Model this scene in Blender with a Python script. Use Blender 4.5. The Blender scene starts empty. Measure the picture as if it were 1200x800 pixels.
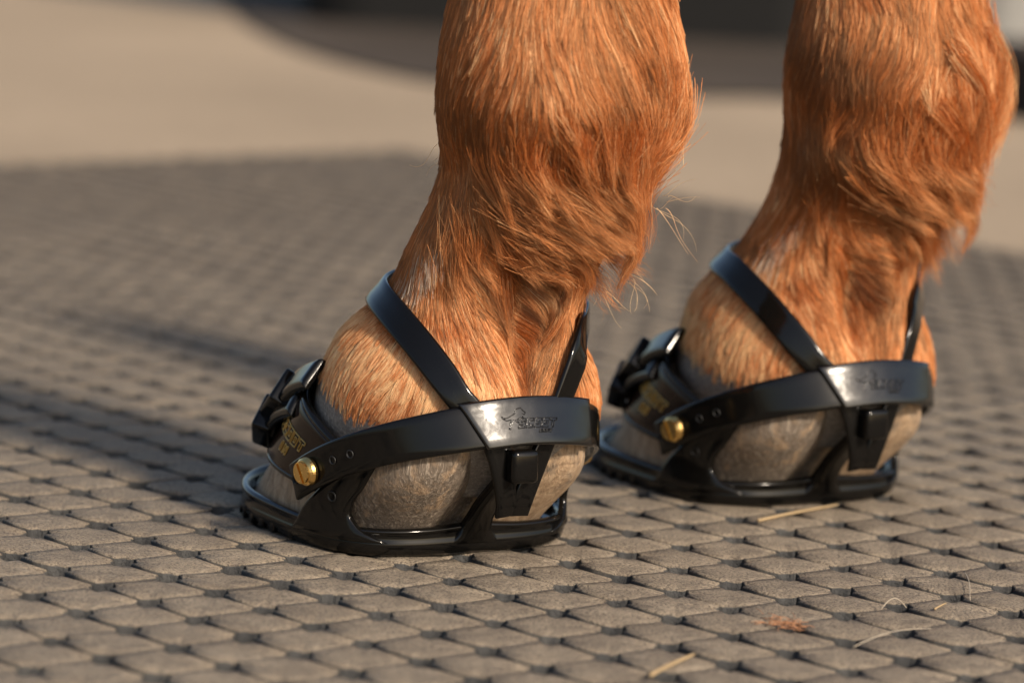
import bpy, bmesh, math, random
import numpy as np
from mathutils import Vector, Matrix
from mathutils.bvhtree import BVHTree
from mathutils.kdtree import KDTree

rng = np.random.default_rng(7)
random.seed(7)
SC = bpy.context.scene
COL = SC.collection
R = math.radians

# ------------------------------------------------------------------ camera
T = 0.03                                   # one raised block of the mat is 3 cm
CAM_H = 9.755 * T
FPX = 4030.0                               # focal length in pixels of a 1200 px wide frame
UPC = np.array([0.04917089, -0.98688109, -0.15377887])      # world up seen from the camera (right, down, forward)
UPC /= np.linalg.norm(UPC)
YC = np.array([0, 0, 1.0]) - UPC * UPC[2]; YC /= np.linalg.norm(YC)
XC = np.cross(YC, UPC)
W2C = np.array([XC, YC, UPC])              # rows: world axes in camera coordinates
CR, CD, CF = W2C[:, 0], W2C[:, 1], W2C[:, 2]
cam_d = bpy.data.cameras.new('camera')
cam = bpy.data.objects.new('camera', cam_d); COL.objects.link(cam)
M = Matrix.Identity(4)
for i in range(3):
    M[i][0], M[i][1], M[i][2] = CR[i], -CD[i], -CF[i]
M[2][3] = CAM_H
cam.matrix_world = M
cam_d.sensor_width = 36.0
cam_d.lens = FPX / 1200 * 36
cam_d.clip_start = 0.05; cam_d.clip_end = 500
cam_d.dof.use_dof = True
cam_d.dof.focus_distance = 1.335
cam_d.dof.aperture_fstop = 6.8
cam_d.dof.aperture_blades = 9
SC.camera = cam

# ------------------------------------------------------------------ light
SUN_AZ = np.array([0.66, -0.75]); SUN_EL = R(31)
wd = bpy.data.worlds.new('World'); SC.world = wd; wd.use_nodes = True
nt = wd.node_tree
sky = nt.nodes.new('ShaderNodeTexSky'); sky.sky_type = 'NISHITA'; sky.sun_disc = False
sky.sun_elevation = SUN_EL; sky.dust_density = 2.5; sky.sun_rotation = math.atan2(SUN_AZ[0], SUN_AZ[1])
nt.links.new(sky.outputs[0], nt.nodes['Background'].inputs[0])
nt.nodes['Background'].inputs[1].default_value = 0.125
sd = bpy.data.lights.new('sun', 'SUN'); sd.energy = 4.5; sd.angle = R(6); sd.color = (1, 0.86, 0.70)
so = bpy.data.objects.new('sun', sd); COL.objects.link(so)
ts = Vector((SUN_AZ[0] * math.cos(SUN_EL), SUN_AZ[1] * math.cos(SUN_EL), math.sin(SUN_EL)))
so.rotation_euler = ts.to_track_quat('Z', 'Y').to_euler(); so.location = (2, -1, 3)
SC.view_settings.view_transform = 'Standard'; SC.view_settings.look = 'None'
SC.view_settings.exposure = 0.22; SC.view_settings.gamma = 1
SC.view_settings.use_curve_mapping = False
SC.render.engine = 'CYCLES'
SC.cycles.use_denoising = True
SC.cycles.max_bounces = 10; SC.cycles.transmission_bounces = 8; SC.cycles.glossy_bounces = 5
SC.cycles.sample_clamp_indirect = 6


def unproj(px, py, Y):
    d = (px - 600) / FPX * CR + (py - 400) / FPX * CD + CF
    return np.array([0, 0, CAM_H]) + d * (Y / d[1])


def unproj_many(p, Y):
    return np.array([unproj(a, b, Y) for a, b in p])


# ------------------------------------------------------------------ object helpers
def link(name, data, parent=None, loc=None):
    o = bpy.data.objects.new(name, data); COL.objects.link(o)
    if parent: o.parent = parent
    if loc is not None: o.location = loc
    return o


def mesh(name, V, F, mat=None, parent=None, smooth=True, loc=None):
    me = bpy.data.meshes.new(name)
    me.from_pydata([tuple(map(float, v)) for v in V], [], [tuple(map(int, f)) for f in F])
    if smooth: me.polygons.foreach_set('use_smooth', [True] * len(me.polygons))
    if mat: me.materials.append(mat)
    bm = bmesh.new(); bm.from_mesh(me); bmesh.ops.recalc_face_normals(bm, faces=bm.faces); bm.to_mesh(me); bm.free()
    me.update()
    return link(name, me, parent, loc)


def tag(o, label=None, cat=None, group=None, kind=None):
    if label: o['label'] = label
    if cat: o['category'] = cat
    if group: o['group'] = group
    if kind: o['kind'] = kind
    return o


class Geo:
    def __init__(s): s.V = []; s.F = []
    def add(s, V, F):
        n = len(s.V); s.V += [tuple(v) for v in V]; s.F += [tuple(i + n for i in f) for f in F]
    def grid(s, P, closed_u=False, closed_v=False):
        nu, nv = P.shape[:2]; n = len(s.V); s.V += [tuple(v) for v in P.reshape(-1, 3)]
        for i in range(nu if closed_u else nu - 1):
            for j in range(nv if closed_v else nv - 1):
                a = n + i * nv + j; b = n + ((i + 1) % nu) * nv + j
                c = n + ((i + 1) % nu) * nv + (j + 1) % nv; d = n + i * nv + (j + 1) % nv
                s.F.append((a, b, c, d))


def tube(g, P, r, n=6, closed=False):
    P = np.asarray(P, float); m = len(P)
    if closed: Tn = np.roll(P, -1, 0) - np.roll(P, 1, 0)
    else: Tn = np.gradient(P, axis=0)
    Tn /= np.linalg.norm(Tn, axis=1)[:, None] + 1e-12
    rr = np.broadcast_to(np.asarray(r, float), (m,))
    up = np.array([0.31, 0.2, 0.93])
    N = np.cross(Tn, up); N /= np.linalg.norm(N, axis=1)[:, None] + 1e-12
    B = np.cross(Tn, N)
    a = np.arange(n) / n * 2 * math.pi
    G = P[:, None] + rr[:, None, None] * (np.cos(a)[None, :, None] * N[:, None] + np.sin(a)[None, :, None] * B[:, None])
    n0 = len(g.V)
    g.grid(G, closed_u=closed, closed_v=True)
    if not closed:
        g.F.append(tuple(n0 + j for j in range(n))); g.F.append(tuple(n0 + (m - 1) * n + j for j in range(n))[::-1])


def slab(fn, ns, nt_, thick, ls, lt, r=None):
    """closed slab over a parametric surface fn(s,t)->(pos,normal), rounded outer edges"""
    r = min(thick * 0.9, 0.16) if r is None else r
    def params(n, L):
        e = min(r / L, 0.24)
        k = np.array([0, 0.12, 0.38, 1.0]) * e
        return np.concatenate([k, np.linspace(e, 1 - e, n + 2)[1:-1], 1 - k[::-1]])
    s = params(ns, ls); t = params(nt_, lt)
    Sg, Tg = np.meshgrid(s, t, indexing='ij')
    ds = np.minimum(Sg, 1 - Sg) * ls; dt = np.minimum(Tg, 1 - Tg) * lt
    d = np.clip(np.minimum(ds, dt), 0, r)
    h = thick - r + np.sqrt(np.maximum(r * r - (r - d) ** 2, 0))
    P, N = fn(Sg, Tg)
    O = P + N * h[..., None]
    g = Geo(); nu, nv = Sg.shape
    g.grid(O)
    n0 = len(g.V); g.grid(P)
    def idx(i, j): return i * nv + j
    ring = [(i, 0) for i in range(nu)] + [(nu - 1, j) for j in range(1, nv)] + [(i, nv - 1) for i in range(nu - 2, -1, -1)] + [(0, j) for j in range(nv - 2, 0, -1)]
    for k in range(len(ring)):
        a = idx(*ring[k]); b = idx(*ring[(k + 1) % len(ring)])
        g.F.append((a, b, n0 + b, n0 + a))
    return g


def catmull(P, n, closed=False):
    P = np.asarray(P, float); m = len(P)
    out = []
    segs = m if closed else m - 1
    for i in range(segs):
        if closed: p0, p1, p2, p3 = P[(i - 1) % m], P[i], P[(i + 1) % m], P[(i + 2) % m]
        else: p0, p1, p2, p3 = P[max(i - 1, 0)], P[i], P[i + 1], P[min(i + 2, m - 1)]
        for k in range(n):
            t = k / n
            out.append(0.5 * ((2 * p1) + (-p0 + p2) * t + (2 * p0 - 5 * p1 + 4 * p2 - p3) * t ** 2 + (-p0 + 3 * p1 - 3 * p2 + p3) * t ** 3))
    if not closed: out.append(P[-1])
    return np.array(out)


# ------------------------------------------------------------------ materials
class Mat:
    def __init__(s, name, base=(0.5, 0.5, 0.5), rough=0.5, metal=0.0, spec=0.5, coat=0.0):
        s.m = bpy.data.materials.new(name); s.m.use_nodes = True
        s.t = s.m.node_tree; s.p = s.t.nodes['Principled BSDF']
        s.set('Base Color', (*base, 1)); s.set('Roughness', rough); s.set('Metallic', metal)
        s.set('Specular IOR Level', spec); s.set('Coat Weight', coat); s.set('Coat Roughness', 0.08)
    def set(s, k, v): s.p.inputs[k].default_value = v
    def n(s, typ, **kw):
        o = s.t.nodes.new(typ)
        for k, v in kw.items():
            if k in o.inputs: o.inputs[k].default_value = v
            else: setattr(o, k, v)
        return o
    def l(s, a, b): s.t.links.new(a, b)
    def coord(s, kind='Object', scale=(1, 1, 1)):
        tc = s.n('ShaderNodeTexCoord'); mp = s.n('ShaderNodeMapping'); mp.inputs['Scale'].default_value = scale
        s.l(tc.outputs[kind], mp.inputs['Vector']); return mp.outputs[0]
    def noise(s, vec, scale, detail=4, rough=0.55, dist=0.0):
        o = s.n('ShaderNodeTexNoise'); o.inputs['Scale'].default_value = scale; o.inputs['Detail'].default_value = detail
        o.inputs['Roughness'].default_value = rough; o.inputs['Distortion'].default_value = dist
        s.l(vec, o.inputs['Vector']); return o.outputs[0]
    def ramp(s, fac, stops):
        o = s.n('ShaderNodeValToRGB'); e = o.color_ramp.elements
        while len(e) < len(stops): e.new(0.5)
        for q, (p, c) in zip(e, stops):
            q.position = p; q.color = (*c, 1) if len(c) == 3 else c
        s.l(fac, o.inputs[0]); return o.outputs[0]
    def mix(s, fac, a, b, mode='MIX'):
        o = s.n('ShaderNodeMix', data_type='RGBA', blend_type=mode)
        if isinstance(fac, (int, float)): o.inputs[0].default_value = fac
        else: s.l(fac, o.inputs[0])
        for k, v in ((6, a), (7, b)):
            if isinstance(v, tuple): o.inputs[k].default_value = (*v, 1)
            else: s.l(v, o.inputs[k])
        return o.outputs[2]
    def bump(s, h, strength, dist):
        o = s.n('ShaderNodeBump'); o.inputs['Strength'].default_value = strength; o.inputs['Distance'].default_value = dist
        s.l(h, o.inputs['Height']); s.l(o.outputs[0], s.p.inputs['Normal']); return o


G3 = lambda v: (v, v, v)

# dusty rubber of the mat: dust lies on what faces up, bare rubber on the sides
mm = Mat('dusty_rubber', rough=0.85, spec=0.25)
c = mm.coord('Object'); geo = mm.n('ShaderNodeNewGeometry'); oi = mm.n('ShaderNodeObjectInfo')
add = mm.n('ShaderNodeVectorMath', operation='ADD'); mm.l(geo.outputs['Position'], add.inputs[0])
pos = add.outputs[0]
n1 = mm.noise(pos, 900, 5, 0.7); n2 = mm.noise(pos, 38, 4, 0.6); n3 = mm.noise(pos, 9, 3, 0.5); n4 = mm.noise(pos, 260, 4, 0.65, 0.4)
dust = mm.ramp(n2, [(0.33, (0.255, 0.205, 0.150)), (0.67, (0.44, 0.36, 0.262))])
dust = mm.mix(mm.ramp(n3, [(0.35, G3(0)), (0.7, G3(1))]), dust, (0.30, 0.245, 0.182))
dust = mm.mix(mm.ramp(n1, [(0.42, G3(0.8)), (0.51, G3(0))]), dust, (0.085, 0.07, 0.056))
dust = mm.mix(mm.ramp(n4, [(0.58, G3(0)), (0.72, G3(0.55))]), dust, (0.50, 0.42, 0.32))
sp = mm.n('ShaderNodeSeparateXYZ'); mm.l(pos, sp.inputs[0])
n5 = mm.noise(pos, 120, 5, 0.7, 1.0); dust = mm.mix(mm.ramp(n5, [(0.50, G3(0)), (0.68, G3(0.55))]), dust, (0.155, 0.128, 0.10))
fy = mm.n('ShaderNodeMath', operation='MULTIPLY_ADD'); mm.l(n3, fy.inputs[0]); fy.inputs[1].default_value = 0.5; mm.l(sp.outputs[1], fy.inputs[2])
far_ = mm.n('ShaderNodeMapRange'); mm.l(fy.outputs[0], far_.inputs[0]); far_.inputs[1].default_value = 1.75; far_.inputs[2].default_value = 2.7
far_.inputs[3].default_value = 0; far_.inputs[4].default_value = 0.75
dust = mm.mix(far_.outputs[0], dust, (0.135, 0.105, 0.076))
sx = mm.n('ShaderNodeSeparateXYZ'); mm.l(geo.outputs['Normal'], sx.inputs[0])
upm = mm.ramp(sx.outputs[2], [(0.30, G3(0)), (0.62, G3(1))])
side = mm.ramp(n2, [(0.3, (0.050, 0.051, 0.052)), (0.75, (0.105, 0.103, 0.098))])
ba = mm.n('ShaderNodeAttribute', attribute_name='bare')
iv = mm.n('ShaderNodeMath', operation='MULTIPLY_ADD'); mm.l(n2, iv.inputs[0]); iv.inputs[1].default_value = 0.5; mm.l(ba.outputs['Fac'], iv.inputs[2])
wear = mm.ramp(iv.outputs[0], [(0.65, G3(1)), (1.1, G3(0))])
both = mm.n('ShaderNodeMath', operation='MULTIPLY'); mm.l(upm, both.inputs[0]); mm.l(wear, both.inputs[1])
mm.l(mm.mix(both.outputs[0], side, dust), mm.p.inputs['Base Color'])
bm1 = mm.n('ShaderNodeMath', operation='ADD'); mm.l(n1, bm1.inputs[0]); mm.l(n4, bm1.inputs[1])
bm2 = mm.n('ShaderNodeMath', operation='ADD'); mm.l(bm1.outputs[0], bm2.inputs[0]); mm.l(n5, bm2.inputs[1])
mm.bump(bm2.outputs[0], 1.0, 0.0015)
MAT_RUBBER = mm.m

mb = Mat('mat_base_rubber', (0.055, 0.052, 0.048), 0.9, spec=0.2)
c = mb.coord('Object'); q = mb.noise(c, 60, 4)
mb.l(mb.ramp(q, [(0.3, (0.035, 0.034, 0.032)), (0.75, (0.10, 0.085, 0.068))]), mb.p.inputs['Base Color'])
MAT_BASE = mb.m

# pale sandy yard
my = Mat('sandy_yard', rough=0.95, spec=0.15)
c = my.coord('Object'); a = my.noise(c, 1.6, 5, 0.6); b = my.noise(c, 60, 5, 0.7)
y1 = my.ramp(a, [(0.3, (0.31, 0.24, 0.165)), (0.7, (0.42, 0.325, 0.225))])
y1 = my.mix(my.ramp(b, [(0.3, G3(0.5)), (0.6, G3(0))]), y1, (0.24, 0.18, 0.12))
my.l(y1, my.p.inputs['Base Color']); my.bump(b, 0.5, 0.004)
MAT_YARD = my.m
md = Mat('painted_yard_shade', rough=0.95, spec=0.15)  # shade on the far yard, put in as a dark ground colour
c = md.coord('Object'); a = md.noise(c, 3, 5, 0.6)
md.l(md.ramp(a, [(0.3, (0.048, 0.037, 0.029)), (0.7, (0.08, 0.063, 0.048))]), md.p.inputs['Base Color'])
MAT_YARD_SHADE = md.m

# glossy black boot plastic with dust and fine scratches
def black_plastic(name, base, rough, dusty, spec=0.20, bmp=0.10):
    k = Mat(name, base, rough, spec=spec)
    c = k.coord('Object'); a = k.noise(c, 55, 5, 0.6); b = k.noise(c, 1500, 3, 0.7); d = k.noise(c, 240, 5, 0.7, 0.6)
    dm = k.n('ShaderNodeMath', operation='MULTIPLY'); k.l(k.ramp(a, [(0.45, G3(0)), (0.8, G3(1))]), dm.inputs[0]); k.l(k.ramp(b, [(0.66, G3(0)), (0.80, G3(1))]), dm.inputs[1])
    dm2 = k.n('ShaderNodeMath', operation='MULTIPLY'); k.l(dm.outputs[0], dm2.inputs[0]); dm2.inputs[1].default_value = dusty
    k.l(k.mix(dm2.outputs[0], base, (0.30, 0.25, 0.19)), k.p.inputs['Base Color'])
    k.l(k.ramp(d, [(0.3, G3(rough * 0.7)), (0.75, G3(min(1, rough * 1.9)))]), k.p.inputs['Roughness'])
    k.bump(k.noise(c, 70, 1, 0.4), bmp, 0.0012)
    return k
MAT_BLACK = black_plastic('black_boot_plastic', (0.004, 0.0037, 0.0034), 0.08, 0.4, 0.3).m
MAT_STRAP = black_plastic('black_strap_plastic', (0.004, 0.0037, 0.0034), 0.085, 0.3, 0.3).m
MAT_PLATE = black_plastic('black_badge_plastic', (0.005, 0.0046, 0.0042), 0.13, 0.3, 0.65, 0.45).m
MAT_PANEL = black_plastic('brown_black_shell', (0.020, 0.009, 0.005), 0.10, 0.3).m
MAT_HOLE = Mat('hole_shadow_plastic', (0.004, 0.004, 0.004), 0.6).m
kb = Mat('brass', (0.78, 0.52, 0.19), 0.24, 1.0)
c = kb.coord('Object'); a = kb.noise(c, 900, 4, 0.6)
kb.l(kb.ramp(a, [(0.35, G3(0.2)), (0.7, G3(0.28))]), kb.p.inputs['Roughness']); kb.bump(a, 0.05, 0.0002)
MAT_BRASS = kb.m
MAT_GOLD_GLINT = Mat('gold_glint_edges', (0.50, 0.33, 0.10), 0.3, 0.85).m  # gold colour paints in the sun glint on the raised letter edges

# hoof horn
kh = Mat('hoof_horn', rough=0.7, spec=0.3)
c = kh.coord('Object', (1, 1, 0.12)); c2 = kh.coord('Object')
a = kh.noise(c, 320, 6, 0.7, 0.5); b = kh.noise(c2, 55, 6, 0.7, 0.6); mr = kh.n('ShaderNodeMapping'); mr.inputs['Rotation'].default_value = (0.6, 0.5, 0.3); mr.inputs['Scale'].default_value = (1, 1, 0.14); kh.l(c2, mr.inputs['Vector']); d = kh.noise(mr.outputs[0], 520, 5, 0.75, 1.2)
h1 = kh.ramp(a, [(0.28, (0.20, 0.125, 0.07)), (0.5, (0.42, 0.29, 0.18)), (0.72, (0.55, 0.41, 0.28))])
at = kh.n('ShaderNodeAttribute', attribute_name='grey')
gm = kh.ramp(d, [(0.28, (0.085, 0.066, 0.050)), (0.52, (0.19, 0.15, 0.115)), (0.74, (0.52, 0.44, 0.35))])
gsum = kh.n('ShaderNodeMath', operation='ADD'); kh.l(at.outputs['Fac'], gsum.inputs[0])
nb = kh.n('ShaderNodeMath', operation='MULTIPLY_ADD'); kh.l(b, nb.inputs[0]); nb.inputs[1].default_value = 2.6; nb.inputs[2].default_value = -1.3
kh.l(nb.outputs[0], gsum.inputs[1])
h2 = kh.mix(kh.ramp(gsum.outputs[0], [(0.3, G3(0)), (0.65, G3(1))]), h1, gm)
kh.l(h2, kh.p.inputs['Base Color'])
bs = kh.n('ShaderNodeMath', operation='ADD'); kh.l(a, bs.inputs[0]); kh.l(d, bs.inputs[1])
vo = kh.n('ShaderNodeTexVoronoi', feature='DISTANCE_TO_EDGE'); vo.inputs['Scale'].default_value = 95
wv = kh.n('ShaderNodeVectorMath', operation='MULTIPLY_ADD'); nz = kh.n('ShaderNodeTexNoise'); nz.inputs['Scale'].default_value = 60; kh.l(c2, nz.inputs['Vector'])
kh.l(nz.outputs[1], wv.inputs[0]); wv.inputs[1].default_value = (0.03, 0.03, 0.01); kh.l(c2, wv.inputs[2]); kh.l(wv.outputs[0], vo.inputs['Vector'])
cr = kh.ramp(vo.outputs['Distance'], [(0.0, G3(0)), (0.09, G3(1))])
crm = kh.n('ShaderNodeMath', operation='MULTIPLY_ADD'); kh.l(cr, crm.inputs[0]); crm.inputs[1].default_value = 0.10; kh.l(bs.outputs[0], crm.inputs[2])
kh.l(kh.mix(kh.ramp(vo.outputs['Distance'], [(0.0, G3(0.22)), (0.05, G3(0))]), h2, (0.05, 0.04, 0.03)), kh.p.inputs['Base Color'])
kh.bump(crm.outputs[0], 0.9, 0.0016)
MAT_HORN = kh.m

# skin below the hair: chestnut, grey at the coronet
ks = Mat('leg_skin', rough=0.8, spec=0.2)
at = ks.n('ShaderNodeAttribute', attribute_name='coronet')
c = ks.coord('Object'); a = ks.noise(c, 700, 4, 0.7); b = ks.noise(c, 110, 4, 0.65)
gr = ks.ramp(a, [(0.3, (0.12, 0.105, 0.092)), (0.6, (0.27, 0.24, 0.21)), (0.76, (0.56, 0.51, 0.45))])
gr = ks.mix(ks.ramp(b, [(0.4, G3(0)), (0.75, G3(0.6))]), gr, (0.15, 0.13, 0.11))
ks.l(ks.mix(at.outputs['Fac'], (0.17, 0.062, 0.02), gr), ks.p.inputs['Base Color'])
ks.bump(a, 0.6, 0.0008)
MAT_SKIN = ks.m


def hair_mat(name):
    m = bpy.data.materials.new(name); m.use_nodes = True; t = m.node_tree
    t.nodes.remove(t.nodes['Principled BSDF'])
    a = t.nodes.new('ShaderNodeAttribute'); a.attribute_name = 'tint'
    df = t.nodes.new('ShaderNodeBsdfDiffuse'); t.links.new(a.outputs['Color'], df.inputs['Color'])
    hi = t.nodes.new('ShaderNodeHairInfo')
    # sheen of the cuticle, tinted by the hair
    mx = t.nodes.new('ShaderNodeMix'); mx.data_type = 'RGBA'; mx.inputs[0].default_value = 0.45
    t.links.new(a.outputs['Color'], mx.inputs[6]); mx.inputs[7].default_value = (1.0, 0.72, 0.38, 1)
    rf = t.nodes.new('ShaderNodeBsdfHair'); rf.component = 'Reflection'; t.links.new(mx.outputs[2], rf.inputs['Color'])
    rf.inputs['RoughnessU'].default_value = 0.17; rf.inputs['RoughnessV'].default_value = 0.7; rf.inputs['Offset'].default_value = math.radians(4)
    tr = t.nodes.new('ShaderNodeBsdfHair'); tr.component = 'Transmission'; t.links.new(a.outputs['Color'], tr.inputs['Color'])
    tr.inputs['RoughnessU'].default_value = 0.35; tr.inputs['RoughnessV'].default_value = 0.8
    m1 = t.nodes.new('ShaderNodeMixShader'); m1.inputs[0].default_value = 0.40; t.links.new(df.outputs[0], m1.inputs[1]); t.links.new(rf.outputs[0], m1.inputs[2])
    m2 = t.nodes.new('ShaderNodeMixShader'); m2.inputs[0].default_value = 0.12; t.links.new(m1.outputs[0], m2.inputs[1]); t.links.new(tr.outputs[0], m2.inputs[2])
    t.links.new(m2.outputs[0], t.nodes['Material Output'].inputs[0])
    return m
MAT_HAIR = hair_mat('chestnut_hair')
MAT_STRAW = Mat('straw', (0.33, 0.24, 0.135), 0.75, spec=0.2).m
MAT_PALEHAIR = Mat('pale_hair', (0.42, 0.36, 0.28), 0.6, spec=0.2).m
MAT_REDHAIR = Mat('red_hair', (0.40, 0.19, 0.09), 0.6).m

# ------------------------------------------------------------------ ground and mat
tan_w = 300.0
yard = mesh('ground', [(-tan_w, -tan_w, 0), (tan_w, -tan_w, 0), (tan_w, tan_w, 0), (-tan_w, tan_w, 0)], [(0, 1, 2, 3)], MAT_YARD, smooth=False, loc=(0, 0, -0.019))
tag(yard, 'pale sandy yard behind the rubber mat', kind='structure')

AV = np.array([0.6589, -0.7301]); BV = np.array([0.7559, 0.6798])     # lattice of the mat in blocks
AV = AV / np.linalg.norm(AV); BV = np.array([-AV[1], AV[0]]) * 0.985 + 0.015 * BV / np.linalg.norm(BV); BV /= np.linalg.norm(BV)
AV = AV * 0.984; BV = BV * 1.016
ORG = np.array([0.1528, 43.487])
Lm = np.linalg.inv(np.column_stack([AV, BV]))
corner = Lm @ (np.array([-3.31, 96.5]) - ORG)
A0 = math.floor(corner[0]); B0 = math.ceil(corner[1])
def lat(a, b): return (ORG + a * AV + b * BV) * T

mat_root = bpy.data.objects.new('rubber_mat', None); COL.objects.link(mat_root)
p0 = lat(A0, B0); mat_root.location = (p0[0], p0[1], -0.019)
tag(mat_root, 'dusty grey rubber stable mat with a moulded block pattern under both hoof boots', 'mat')
BASE_Z = -0.0068
def rect(a0, a1, b0, b1, z): return [(*lat(a, b), z) for a, b in ((a0, b0), (a1, b0), (a1, b1), (a0, b1))]
e = 0.35
g = Geo()
bot = rect(A0 - e, A0 + 92, B0 - 92, B0 + e, -0.0185); top = rect(A0 - e, A0 + 92, B0 - 92, B0 + e, BASE_Z)
g.add(bot + top, [(0, 1, 2, 3), (4, 5, 6, 7), (0, 1, 5, 4), (1, 2, 6, 5), (2, 3, 7, 6), (3, 0, 4, 7)])
off = np.array([p0[0], p0[1], -0.019])
mesh('base_sheet', np.array(g.V) - off, g.F, MAT_BASE, mat_root, smooth=False)


def tile_mesh(seed):
    rr = np.random.default_rng(seed)
    ga, gb_ = 0.0015, 0.010; rad = 0.178
    pts = []; EW = []
    cs = [(0, 0), (1, 0), (1, 1), (0, 1)]
    for k, (ca, cb) in enumerate(cs):
        da = 1 if ca == 0 else -1; db = 1 if cb == 0 else -1
        rk = rad * rr.uniform(0.88, 1.1)
        # concave arc round the lattice corner, from one edge to the other
        ang = np.linspace(math.asin(gb_ / rk), math.pi / 2 - math.asin(ga / rk), 5); ew = np.array([0.55, 1, 1, 0.75, 0.12])
        arc = [(ca + da * rk * math.cos(x), cb + db * rk * math.sin(x)) for x in ang]
        if k in (0, 2): arc = arc[::-1]; ew = ew[::-1]
        pts += arc; EW.append(ew)
    pts = np.array(pts)
    EW = np.concatenate(EW)
    pts += rr.normal(0, 0.0035, pts.shape) * EW[:, None]
    cen = np.array([0.5, 0.5])
    def ring(sc, z):
        q = cen + (pts - cen) * sc
        if 0.9 < sc < 1.0: q = pts + (q - pts) * (0.3 + 0.7 * EW[:, None])
        if 0.9 < sc <= 1.0 and z > BASE_Z + 0.001: z = z * (0.38 + 0.62 * EW)
        w = np.column_stack([q[:, 0] - 0.5, q[:, 1] - 0.5]) @ np.array([AV, BV]) * T
        return np.column_stack([w, z + (0.0011 * (0.5 - q[:, 1]) if np.min(z) > BASE_Z + 0.001 else 0) * np.ones(len(w))])
    n = len(pts)
    bare1 = np.clip(EW * 1.25 - 0.25, 0, 1)
    dz = rr.normal(0, 0.00018, n)
    r0, r1, r2, r3, r4 = ring(1.005, BASE_Z + 0.0001), ring(1.0, -0.0019), ring(0.955, -0.0009), ring(0.58, -0.0002), ring(0.0, 0.0003)[:1]
    r1[:, 2] += dz; r2[:, 2] += dz; r3[:, 2] += dz * 0.5
    V = np.vstack([r0, r1, r2, r3, r4]); F = []
    for ri in range(3):
        for j in range(n):
            F.append((ri * n + j, ri * n + (j + 1) % n, (ri + 1) * n + (j + 1) % n, (ri + 1) * n + j))
    for j in range(n): F.append((3 * n + j, 3 * n + (j + 1) % n, 4 * n))
    bare = np.concatenate([np.maximum(bare1, 0.6), bare1, bare1 * 0.25, np.zeros(n), np.zeros(1)])
    return V, F, bare

variants = [tile_mesh(100 + i) for i in range(8)]
vmesh = []
for V, F, bare in variants:
    me = bpy.data.meshes.new('block'); me.from_pydata([tuple(v) for v in V], [], F)
    me.polygons.foreach_set('use_smooth', [True] * len(F)); me.materials.append(MAT_RUBBER); me.update()
    me.attributes.new('bare', 'FLOAT', 'POINT').data.foreach_set('value', bare.astype('f')); vmesh.append(me)

def project(P):
    d = np.asarray(P) - np.array([0, 0, CAM_H]); x, y, z = d @ CR, d @ CD, d @ CF
    return 600 + FPX * x / z, 400 + FPX * y / z, z
tiles = []
for a in range(A0, A0 + 70):
    for b in range(B0 - 70, B0):
        p = lat(a + 0.5, b + 0.5)
        if p[1] < 0.75: continue
        x, y, z = project((p[0], p[1], 0))
        if -1500 < x < 2700:
            inside = -40 < x < 1240 and y < 830
            tiles.append((0 if inside else 1, p[1], p[0]))
tiles.sort()
g = Geo(); gb = []
for i, (ins, yy, xx) in enumerate(tiles):
    k = int(rng.integers(8)); zo = rng.normal(0, 0.00018)
    ry = rng.normal(0, 0.010); rx = rng.normal(0, 0.010); flip = 0.0
    if i < 300:
        o = link('block', vmesh[k], mat_root, (xx - off[0], yy - off[1], zo - off[2]))
        o.rotation_euler = (rx, ry, flip)
    else:
        V = variants[k][0].copy()
        if flip > 1: V[:, :2] *= -1
        V[:, 2] += V[:, 0] * -ry + V[:, 1] * rx
        g.add(V + np.array([xx, yy, zo]) - off, variants[k][1]); gb.append(variants[k][2])
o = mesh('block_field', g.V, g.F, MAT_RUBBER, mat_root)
o.data.attributes.new('bare', 'FLOAT', 'POINT').data.foreach_set('value', np.concatenate(gb).astype('f')); o['kind'] = 'stuff'

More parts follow.
